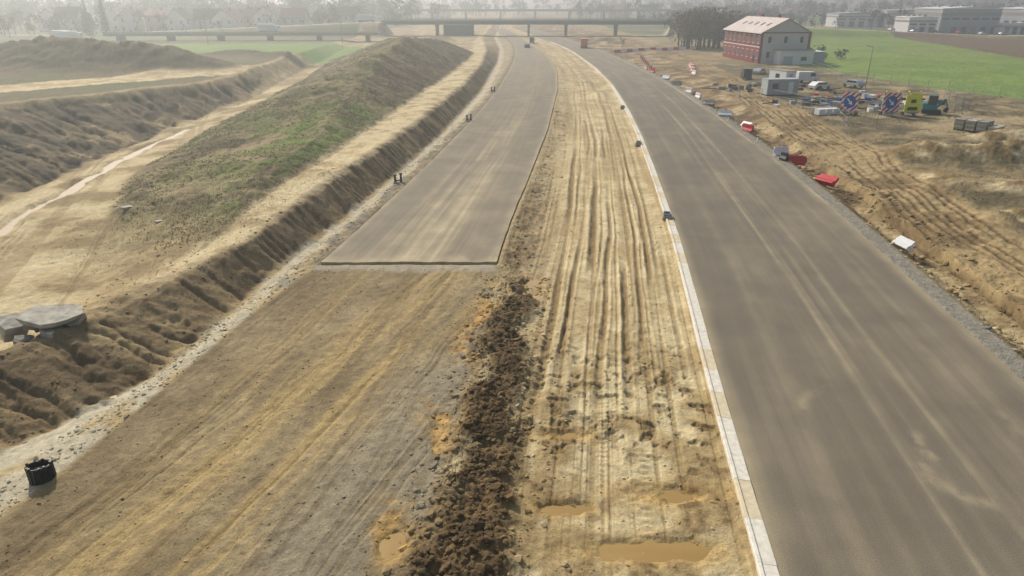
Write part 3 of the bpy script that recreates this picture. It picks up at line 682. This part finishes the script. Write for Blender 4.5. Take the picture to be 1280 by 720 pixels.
rg=random.Random(5)
b=MB()
for i in range(12):
    x=60+rg.uniform(0,22); y=262+rg.uniform(-6,16); bare_tree(b,x,y,hz(x,y)-.2,rg.uniform(10,13),rg,300)
b.build('bare_tree_thicket')
for (x,y,h) in ((84,232,7),(96,236,6),(-168,352,13),(-182,356,15),(-118,352,9),(40,262,5),(-214,350,14),(-240,352,13),(-150,352,10),(-228,330,12)):
    b=MB(); bare_tree(b,0,0,0,h,rg,350); b.build('bare_tree',(x,y,hz(x,y)-.2))
con=mat('conifer_needles',(40,56,38),.9,.3,.6)
def conifer(x,y,h):
    b=MB(); b.cyl((0,0,0),(0,0,h),h*.018,.03,6,bark)
    for i in range(1300):
        t=rg.random()**.7; zz=h*(.1+.9*t); R=h*.2*(1-t)*rg.uniform(.5,1.05)+.15; a=rg.uniform(0,6.28)
        d=Vector((math.cos(a),math.sin(a),-.25)); c=Vector((0,0,zz)); o=Vector((-math.sin(a),math.cos(a),0))*R*.22
        b.poly([c+d*R*.25-o,c+d*R*.25+o,c+d*R+Vector((0,0,rg.uniform(-.2,.2)))],[(0,1,2)],con)
    b.build('conifer_tree',(x,y,hz(x,y)-.2))
for p in ((-203,350,18),(-196,352,20),(-208,356,15),(-262,352,14)): conifer(*p)
def treemass(name,pts,hr_,cols,nt_=170,seed=1,wf_=(.28,.42),sf=.055):
    r=np.random.default_rng(seed); Vs=[];Cs=[]
    for (x,y) in pts:
        h=r.uniform(*hr_); w=h*r.uniform(*wf_); z=0.0
        if y<450: z=hz(x,y)
        cl=[(r.normal(0,w*.4),r.normal(0,w*.4),h*r.uniform(.35,.9),w*r.uniform(.3,.6)) for _ in range(6)]
        base=np.array(cols[r.integers(0,len(cols))]); n=nt_
        ci=r.integers(0,6,n); cl=np.array(cl)[ci]
        d=r.normal(0,1,(n,3)); d/=np.linalg.norm(d,axis=1)[:,None]
        c=cl[:,:3]+d*cl[:,3:4]*r.random((n,1))**.4*1.2; c[:,2]=np.clip(c[:,2],h*.05,h)
        tri=c[:,None,:]+r.normal(0,h*sf,(n,3,3)); tri+=np.array([x,y,z])
        Vs.append(tri.reshape(-1,3)); Cs.append(np.repeat(lin(base)*r.uniform(.6,1.3,(n,1)),3,0))
        th=.03*h; tr_=np.array([[[x-th,y,z],[x+th,y,z],[x,y,z+h*.6]],[[x,y-th,z],[x,y+th,z],[x,y,z+h*.6]]]); Vs.append(tr_.reshape(-1,3)); Cs.append(np.tile(lin((70,60,48)),(6,1)))
    V=np.concatenate(Vs); F=np.arange(len(V)).reshape(-1,3)
    np_mesh(name,V,F,[gm],np.concatenate(Cs),smooth=False)
wint=[(80,70,52),(64,62,42),(54,58,38),(86,74,56)]
def cloud(n,x0,x1,y0,y1,seed):
    r=np.random.default_rng(seed); return list(zip(r.uniform(x0,x1,n),r.uniform(y0,y1,n)))
treemass('bare_tree_thicket',cloud(34,60,83,254,278,11),(9,13.5),[(120,98,78),(104,86,70),(132,108,86)],520,11,(.3,.5),.022)
treemass('distant_trees',cloud(34,-300,-205,340,366,1),(5,12),wint,260,1,sf=.04)
treemass('distant_trees',cloud(22,-200,-85,340,364,12),(1.5,4),wint,160,12,sf=.05)
treemass('distant_trees',cloud(46,-300,-75,396,425,2),(7,13),wint,220,2,sf=.04)
treemass('distant_trees',cloud(240,-520,-60,470,620,3),(12,20),wint,120,3)
treemass('distant_trees',cloud(90,90,240,420,560,4),(6,11),wint,120,4)
treemass('distant_trees',cloud(150,60,560,640,760,5),(10,16),wint,100,5)
treemass('distant_trees',cloud(360,-900,1000,1050,1200,6),(16,26),[(58,60,44),(50,56,40)],60,6)
treemass('distant_trees',cloud(200,-420,420,760,900,8),(10,16),wint,70,8)
treemass('distant_trees',cloud(26,84,100,205,250,9),(1.5,3),wint,80,9)
# ---------------------------------------------------------------- barriers
def jersey(m,L=1.9,h=.95):
    b=MB(); b.ext([(-.3,0),(.3,0),(.3,.18),(.13,.45),(.1,h),(-.1,h),(-.13,.45),(-.3,.18)],-L/2,L/2,m)
    b.box((0,-L/2-.05,h*.55),(.1,.12,h*.5),m); b.box((0,L/2+.05,h*.55),(.1,.12,h*.5),m)
    b.box((.0,-L*.25,h+.03),(.12,.14,.06),blk); b.box((.32,0,.09),(.05,.5,.1),blk); return b
def put(b,name,x,y,rz,tilt=(0,0),dz=0,bev=.015):
    return b.build(name,(x,y,hz(x,y)+dz),rz,bevel=bev,tilt=tilt)
put(jersey(red,2.0,1.0),'plastic_barrier',30.5,65.5,.5,(.0,.9),.3)
put(jersey(red,1.8,1.0),'plastic_barrier',31.2,74.3,1.2,(0,.1),.05); put(jersey(white,1.8,1.0),'plastic_barrier',30.2,76.4,1.9,(0,.2),.05); put(jersey(blk,1.0,.8),'plastic_barrier',29.5,73.6,.3,(0,.0),.05)
put(jersey(white,1.3,.8),'plastic_barrier',27.9,46.3,.4,(.1,.7),.2)
for i,(t,dx) in enumerate([(92,1.5),(97,2.4),(104,1.2),(110,2.8),(116,1.4),(121,3.2),(127,2.0),(133,1.5),(138,3.4),(145,1.6),(151,2.9),(158,1.8),(166,3.0),(175,2.2),(184,2.4)]):
    put(jersey([red,white,white,red,cslab][i%5]),'plastic_barrier',float(E(t))+dx,t,rg.uniform(-.6,1.4),(0,rg.choice([0,0,.6])),.02)
for i in range(16):
    t=188+i*2.6; put(jersey([red,white][i%2],2.2,1.0),'plastic_barrier',float(E(t))+4.5+i*.35,t,-.25,bev=0)
for i in range(12):
    put(jersey([red,white][i%2],2.0,1.0),'plastic_barrier',36+i*2.1,246+i*.5,1.45,bev=0)
for i in range(8):
    put(jersey([white,red][i%2],2.0,1.0),'plastic_barrier',44+i*.6,172+i*3,.2,bev=0)
# guide posts along the right edge of the carriageway
gp=MB()
for t in range(84,240,8):
    x=float(E(t))+.7; z=hz(x,t); gp.box((x,t,z+.4),(.14,.1,.85),white,taper=.8); gp.box((x,t-.002,z+.68),(.145,.11,.12),blk)
gp.build('guide_posts')
# ---------------------------------------------------------------- site signs on trailers
def sign(x,y,rz,board):
    e=empty('roadworks_sign_trailer',(x,y,hz(x,y)),rz); b=MB()
    b.box((0,.5,.55),(1.7,2.4,.12),greyst); b.box((0,.5,.4),(.1,3.6,.1),greyst)
    for sx_ in(-.9,.9): b.cyl((sx_-.1,.6,.32),(sx_+.1,.6,.32),.32,.32,14,rubber)
    b.box((-.7,0,1.5),(.08,.08,2.0),greyst); b.box((.7,0,1.5),(.08,.08,2.0),greyst); b.build('trailer',parent=e)
    s_=MB(); W,Hh=2.6,2.8; z0=.6
    if board=='stripe':
        s_.box((0,-.1,z0+Hh/2),(W,.06,Hh),white)
        st_=.42; k_=-Hh
        def clip(p,xc,keep):
            out=[]
            for i in range(len(p)):
                a,b_=p[i],p[(i+1)%len(p)]
                ia=keep(a[0]);ib=keep(b_[0])
                if ia: out.append(a)
                if ia!=ib:
                    t=(xc-a[0])/(b_[0]-a[0]); out.append((xc,a[1]+t*(b_[1]-a[1])))
            return out
        while k_<W:
            pts=[(k_,0),(k_+st_,0),(k_+st_+Hh,Hh),(k_+Hh,Hh)]
            pts=clip(pts,0,lambda v:v>=0); pts=clip(pts,W,lambda v:v<=W) if pts else pts
            if len(pts)>2: s_.poly([(p[0]-W/2,-.135,z0+p[1]) for p in pts],[tuple(range(len(pts)))],red)
            k_+=2*st_
        n_=28; s_.poly([(math.cos(2*math.pi*i/n_)*.95,-.14,z0+Hh*.5+math.sin(2*math.pi*i/n_)*.95) for i in range(n_)],[tuple(range(n_))],blue)
        c=math.cos(math.radians(-45));s2=math.sin(math.radians(-45))
        A=[(-.6,-.1),(.1,-.1),(.1,-.35),(.65,0),(.1,.35),(.1,.1),(-.6,.1)]
        s_.poly([(p[0]*c-p[1]*s2,-.145,z0+Hh*.5+p[0]*s2+p[1]*c) for p in A],[tuple(range(7))],white)
    else:
        s_.box((0,-.1,z0+Hh*.45),(2.5,.07,Hh*.9),yel); s_.box((0,-.145,z0+.5),(1.6,.02,.5),blk); s_.box((0,-.145,z0+1.6),(.8,.02,.5),blk)
        s_.box((0,-.1,z0+Hh*.95),(1.4,.1,.3),yel)
    for sx_ in(-.95,.95): s_.cyl((sx_,-.2,z0+Hh+.15),(sx_,-.02,z0+Hh+.15),.13,.13,12,yel)
    s_.build('sign_board',parent=e)
sign(57.0,105.5,.05,'stripe'); sign(51.6,107,-.9,'stripe'); sign(60.4,105.6,.1,'y')
ex=empty('mini_excavator',(64.6,107.5,hz(64.6,107.5)),-.5); b=MB()
for yy in(-.75,.75): b.ext([(-1.3,.1),(-1.1,0),(1.1,0),(1.3,.1),(1.35,.3),(1.2,.5),(-1.2,.5),(-1.35,.3)],yy-.17,yy+.17,rubber)
b.box((0,0,.4),(1.4,1.2,.3),blk); b.build('tracks',parent=ex)
b=MB(); b.box((-.3,0,.95),(2.0,1.5,.7),teal); b.box((-1.0,0,1.3),(.7,1.45,.5),teal); b.build('body',parent=ex,bevel=.05)
b=MB(); b.box((-.05,.25,1.95),(1.1,.85,1.3),glass); b.box((-.05,.25,2.65),(1.25,1.0,.1),teal)
for xx in(-.62,.52):
    for yy in(-.2,.7): b.box((xx,yy,1.95),(.08,.08,1.35),teal)
b.build('cab',parent=ex)
b=MB(); b.cyl((.7,-.3,1.1),(1.5,-.3,2.3),.16,.13,6,teal); b.cyl((1.5,-.3,2.3),(2.0,-.3,1.1),.13,.1,6,teal); b.cyl((.9,-.3,1.6),(1.3,-.3,2.1),.06,.06,6,greyst); b.ext([(1.8,1.1),(2.2,1.0),(2.1,.4),(1.6,.35),(1.5,.7)],-.6,0,blk); b.build('boom',parent=ex)
def car(name,x,y,rz,paint,van=False):
    b=MB()
    prof=[(-2.1,.35),(2.1,.35),(2.15,.75),(1.3,.95),(.7,1.42),(-1.3,1.45),(-2.0,1.0),(-2.15,.8)] if not van else [(-2.5,.4),(2.5,.4),(2.55,1.0),(1.9,1.3),(1.3,2.2),(-2.45,2.3),(-2.5,.8)]
    b.ext(prof,-.88,.88,paint)
    gp=[(1.15,.98),(.65,1.36),(-1.25,1.38),(-1.75,1.0)] if not van else [(1.75,1.3),(1.25,2.1),(.3,2.1),(.3,1.3)]
    b.ext(gp,-.885,.885,glass)
    f=[(1.33,.97),(.74,1.41),(.72,1.36),(1.28,.95)] if not van else [(1.93,1.34),(1.36,2.16),(1.33,2.1),(1.88,1.3)]
    b.ext([(p[0]+.02,p[1]) for p in f],-.75,.75,glass)
    for xx in((-1.3,1.35) if not van else (-1.6,1.6)):
        for yy in(-.8,.8): b.cyl((xx,yy-.12,.33),(xx,yy+.12,.33),.33,.33,14,rubber)
    for yy in(-.6,.6): b.box((2.13 if not van else 2.54,yy,.68 if not van else .85),(.06,.3,.15),white)
    b.build(name,(x,y,hz(x,y)),rz,bevel=.03)
silver=mat('silver_car_paint',(170,174,178),.35,.04,1,metal=.3); dkc=mat('dark_car_paint',(52,56,64),.35,.04,1)
car('parked_car',60.5,139,.4,white); car('parked_car',68,141,1.9,silver); car('parked_van',63,152,.2,white,True); car('parked_van',52,158,1.4,dkc,True)
car('parked_car',59,170,.9,silver); car('parked_car',5.5,262,1.5,dkc); car('parked_van',8,290,1.5,dkc,True)
for i in range(9): car('parked_car',186+i*11,358+rg.uniform(-2,2),rg.random(),[white,silver,dkc,red][i%4])
def truck(x,y,rz,m,z=None):
    b=MB(); b.box((-1.2,0,2.1),(6.5,2.4,2.6),m); b.box((3.1,0,1.7),(1.8,2.3,2.2),white); b.box((3.95,0,2.1),(.15,2.0,.9),glass); b.box((0,0,.7),(8,2.0,.3),blk)
    for xx in(-3.5,-2.3,2.9):
        for yy in(-1.0,1.0): b.cyl((xx,yy-.15,.5),(xx,yy+.15,.5),.5,.5,12,rubber)
    b.build('truck',(x,y,hz(x,y) if z is None else z),rz,bevel=.05)
truck(-196,318,.1,white); truck(-190,314,.1,cladw); truck(-70,353,0,cladw); truck(26,262,1.5,mat('orange_paint',(196,110,40),.5,.05,1))
truck(-100,300.5,.06,white,3.4)
pb=MB()
for i in range(4):
    for j in range(2):
        x0=i*1.35;y0=j*1.4
        for k_ in range(5 if i!=3 else 3): pb.box((x0+rg.uniform(-.02,.02),y0,.28+k_*.26),(1.12,1.1,.245),cslab if (i+k_)%2 else cslab2)
        for s_ in(-.45,0,.45): pb.box((x0+s_,y0,.07),(.12,1.15,.13),bark)
pb.build('paver_pallets',(60.2,93,hz(62,93)),-.9)
pb=MB()
for i in range(3):
    for j in range(2): pb.box((i*1.3,j*1.3,.5),(1.1,1.1,.85),cslab2 if j else white)
pb.build('material_stack',(47,106.5,hz(47,106.5)),.3)
pb=MB()
for i in range(7): pb.cyl((0,i*.33,.17),(6,i*.33+.1,.17),.16,.16,8,[blk,cladg][i%2])
pb.build('pipe_stack',(55,118,hz(55,118)),.4)
for (cx,cy,nn_,wx,wy,big) in ((60,126,34,6,5,1.6),(48,118,26,6,4,1.4),(67,120,26,6,5,1.5),(55,142,24,5,6,1.6),(44,140,16,3,8,1.2),(60,112,14,4,3,1.1)):
    pb=MB()
    for i in range(nn_):
        dx,dy=rg.uniform(-wx,wx),rg.uniform(-wy,wy)
        if rg.random()<.25:
            a_=rg.random()*3; L=rg.uniform(1.5,4); pb.cyl((dx,dy,.2),(dx+math.cos(a_)*L,dy+math.sin(a_)*L,.25),.09,.09,6,rg.choice([blk,cladg,bark]))
        else: pb.box((dx,dy,rg.uniform(.2,.45)),(rg.uniform(.4,big),rg.uniform(.4,1.2),rg.uniform(.3,.9)),rg.choice([cslab,blk,white,bark,cladg,cslab2,blue,bark,red]),rg.random()*3)
    pb.build('building_materials',(cx,cy,hz(cx,cy)-.05),.3)
def fence(name,pts,h=2.0,step=3.0,wires=10):
    b=MB()
    for (x0,y0),(x1,y1) in zip(pts[:-1],pts[1:]):
        L=math.hypot(x1-x0,y1-y0); n=max(1,int(L/step))
        for i in range(n):
            a=Vector((x0+(x1-x0)*i/n,y0+(y1-y0)*i/n,0)); c=Vector((x0+(x1-x0)*(i+1)/n,y0+(y1-y0)*(i+1)/n,0)); a.z=hz(a.x,a.y);c.z=hz(c.x,c.y)
            up=Vector((0,0,h)); b.cyl(a,a+up,.04,.04,5,greyst)
            for zz in(.15,h*.5,h-.05): b.cyl(a+Vector((0,0,zz)),c+Vector((0,0,zz)),.025,.025,3,greyst,False)
            for k_ in range(1,wires): p=a.lerp(c,k_/wires); b.cyl(p+Vector((0,0,.15)),p+Vector((0,0,h)),.012,.012,3,greyst,False)
            b.box((a.x,a.y,a.z+.06),(.25,.6,.13),cslab2)
    b.build(name)
fence('site_fence',[(45,121),(50,108),(47,97),(53,93)]); fence('site_fence',[(78,186),(74,160),(84,136),(92,118),(104,96)],1.7,4,5)
fence('site_fence',[(44,124),(41,133)]); fence('site_fence',[(66,104),(72,110),(76,124)])
def pole(x,y,h,name='street_lamp'):
    b=MB(); b.cyl((0,0,0),(0,0,h),.1,.05,8,greyst); b.cyl((0,0,h),(-1.3,0,h+.25),.045,.035,6,greyst); b.box((-1.5,0,h+.27),(.6,.25,.1),greyst); b.box((0,0,.15),(.4,.4,.3),cslab2); b.build(name,(x,y,hz(x,y)),rg.random())
pole(68,136,8); pole(100,300,8); pole(130,330,8)
def upole(x,y,h):
    b=MB(); b.cyl((0,0,0),(0,0,h),.17,.1,8,cslab2); b.box((0,0,h-.4),(2.0,.12,.12),cslab2)
    for s_ in(-.9,0,.9): b.cyl((s_,0,h-.3),(s_,0,h-.05),.05,.04,6,white)
    b.build('utility_pole',(x,y,hz(x,y)),.3)
for p in((-110,262,10),(-160,300,10),(-66,282,10),(-205,290,10)): upole(*p)
# ---------------------------------------------------------------- small roadside things
dpl=mat('dark_plastic',(60,66,72),.5,.1,3)
def drainbox(x,y):
    b=MB(); b.box((0,0,.14),(.75,.9,.32),cslab2); b.box((0,0,.32),(.6,.72,.05),blk)
    for i in range(5): b.box((0,-.28+i*.14,.355),(.56,.05,.03),greyst)
    b.box((.0,.62,.2),(.5,.3,.4),dpl); b.build('road_gully_box',(x,y,-.06),-.13,bevel=.015)
drainbox(12.35,52.2); drainbox(float(K(82))-.85,82); drainbox(float(K(112))-.85,112)
def stub(x,y):
    b=MB()
    for dx,hh in((-.28,.75),(.28,.85)):
        b.box((dx,0,hh/2),(.22,.22,hh),blk,taper=.85); b.box((dx,0,hh+.05),(.32,.32,.1),blk)
    b.box((0,0,.25),(.6,.08,.12),blk); b.box((0,0,.04),(1.0,.6,.1),cslab2); b.build('cable_marker_posts',(x,y,hz(x,y)),.2)
stub(-10.9,64.2); stub(-6.2,100); stub(-3.6,134)
b=MB(); n_=14
for i in range(n_):
    a=2*math.pi*i/n_; r=.38+.03*math.sin(3*a); hh=.74+.05*math.sin(5*a+1)
    b.cyl((r*math.cos(a),r*math.sin(a)*.8,0),(r*1.02*math.cos(a+.05),r*.82*math.sin(a+.05),hh),.06,.05,5,blk)
    b.box((r*.95*math.cos(a),r*.76*math.sin(a),.36),(.17,.05,.62),blk,a+math.pi/2)
for zz in(.1,.4,.68):
    for i in range(n_):
        a=2*math.pi*i/n_;c_=2*math.pi*(i+1)/n_; r=.39; b.cyl((r*math.cos(a),r*.8*math.sin(a),zz),(r*math.cos(c_),r*.8*math.sin(c_),zz),.045,.045,5,blk)
b.cyl((0,0,0),(0,0,.5),.28,.28,12,cslab2); b.build('manhole_formwork',(-17.1,20.2,hz(-17.1,20.2)-.05),.3)
def slab(b,cx,cy,cz,w,l,t,rot,m,seed):
    r=random.Random(seed); n=11; top=[];bot=[]
    for i in range(n):
        a=2*math.pi*i/n+r.uniform(-.22,.22); rr=r.uniform(.7,1.12)
        top.append(Vector((math.cos(a)*w*rr,math.sin(a)*l*rr,t/2+r.uniform(-.03,.03)))); bot.append(Vector((math.cos(a)*w*rr*r.uniform(.75,1.02),math.sin(a)*l*rr*r.uniform(.75,1.02),-t/2+r.uniform(-.05,.05))))
    M=Matrix.Translation((cx,cy,cz))@Euler(rot).to_matrix().to_4x4()
    b.poly(top+bot,[tuple(range(n)),tuple(range(n,2*n))[::-1]]+[(i,n+i,n+(i+1)%n,(i+1)%n) for i in range(n)],m,M)
b=MB()
slab(b,.1,.1,.92,1.6,1.15,.28,(.14,.05,.2),cslab,1); slab(b,-.3,.5,.62,1.35,.8,.3,(.05,-.06,.9),cslab2,2); slab(b,-1.6,-.3,.4,.75,.75,.85,(.2,.35,.3),cslab,3); slab(b,1.1,.4,.35,.6,.6,.7,(.1,-.3,1.3),cslab2,4)
slab(b,.5,-.5,.3,.8,.5,.35,(.1,.1,2),cslab,5); slab(b,-.6,-1.1,.1,.5,.4,.25,(.3,.2,1),cslab2,6); slab(b,1.5,-.8,.1,.3,.3,.25,(.3,.2,1),cslab2,7); slab(b,-.5,.3,.35,.8,.6,.5,(.1,.2,.5),cslab2,8)
x_,y_=-23.4,31.0; b.build('concrete_rubble',(x_,y_,hz(x_,y_)-.15),0,bevel=.03)
for (x_,y_,s_) in((-31,53,.35),(-27,50,.25),(4.6,120,.4)):
    b=MB(); slab(b,0,0,.05,s_*1.5,s_,s_*.5,(.1,.1,1),cslab,int(s_*100)); b.build('concrete_rubble',(x_,y_,hz(x_,y_)))
# ---------------------------------------------------------------- haze, sky, sun, camera
hm_=bpy.data.materials.new('haze'); hm_.use_nodes=True; t=hm_.node_tree; t.nodes.clear(); o=t.nodes.new('ShaderNodeOutputMaterial'); vs_=t.nodes.new('ShaderNodeVolumeScatter')
vs_.inputs['Color'].default_value=(.90,1.0,.97,1); vs_.inputs['Density'].default_value=.0015; vs_.inputs['Anisotropy'].default_value=.6; t.links.new(vs_.outputs[0],o.inputs['Volume'])
b=MB(); b.box((0,2400,50),(7000,5400,140),hm_); hb=b.build('haze')
w=bpy.data.worlds.new('World'); scene.world=w; w.use_nodes=True; t=w.node_tree; bg=t.nodes['Background']; sk=t.nodes.new('ShaderNodeTexSky'); sk.sky_type='NISHITA'; sk.sun_disc=False
el=math.radians(37); az=math.radians(-32)
sk.sun_elevation=el; sk.sun_rotation=az; sk.air_density=1.2; sk.dust_density=2.5
t.links.new(sk.outputs[0],bg.inputs['Color']); bg.inputs['Strength'].default_value=.11
sd=Vector((math.cos(el)*math.sin(az),math.cos(el)*math.cos(az),math.sin(el)))
sl_=bpy.data.lights.new('sun','SUN'); sl_.energy=4.9; sl_.angle=math.radians(.6); sl_.color=(1,.96,.86); so=bpy.data.objects.new('sun',sl_); so.rotation_euler=(-sd).to_track_quat('-Z','Y').to_euler(); scene.collection.objects.link(so); so.location=(-60,60,80)
cd=bpy.data.cameras.new('camera'); cd.lens=24; cd.sensor_width=36; cd.clip_end=12000; cam=bpy.data.objects.new('camera',cd); cam.location=(0,0,16); cam.rotation_euler=(math.radians(90-22.9),0,0); scene.collection.objects.link(cam); scene.camera=cam
scene.view_settings.view_transform='Standard'; scene.view_settings.look='None'; scene.view_settings.exposure=0
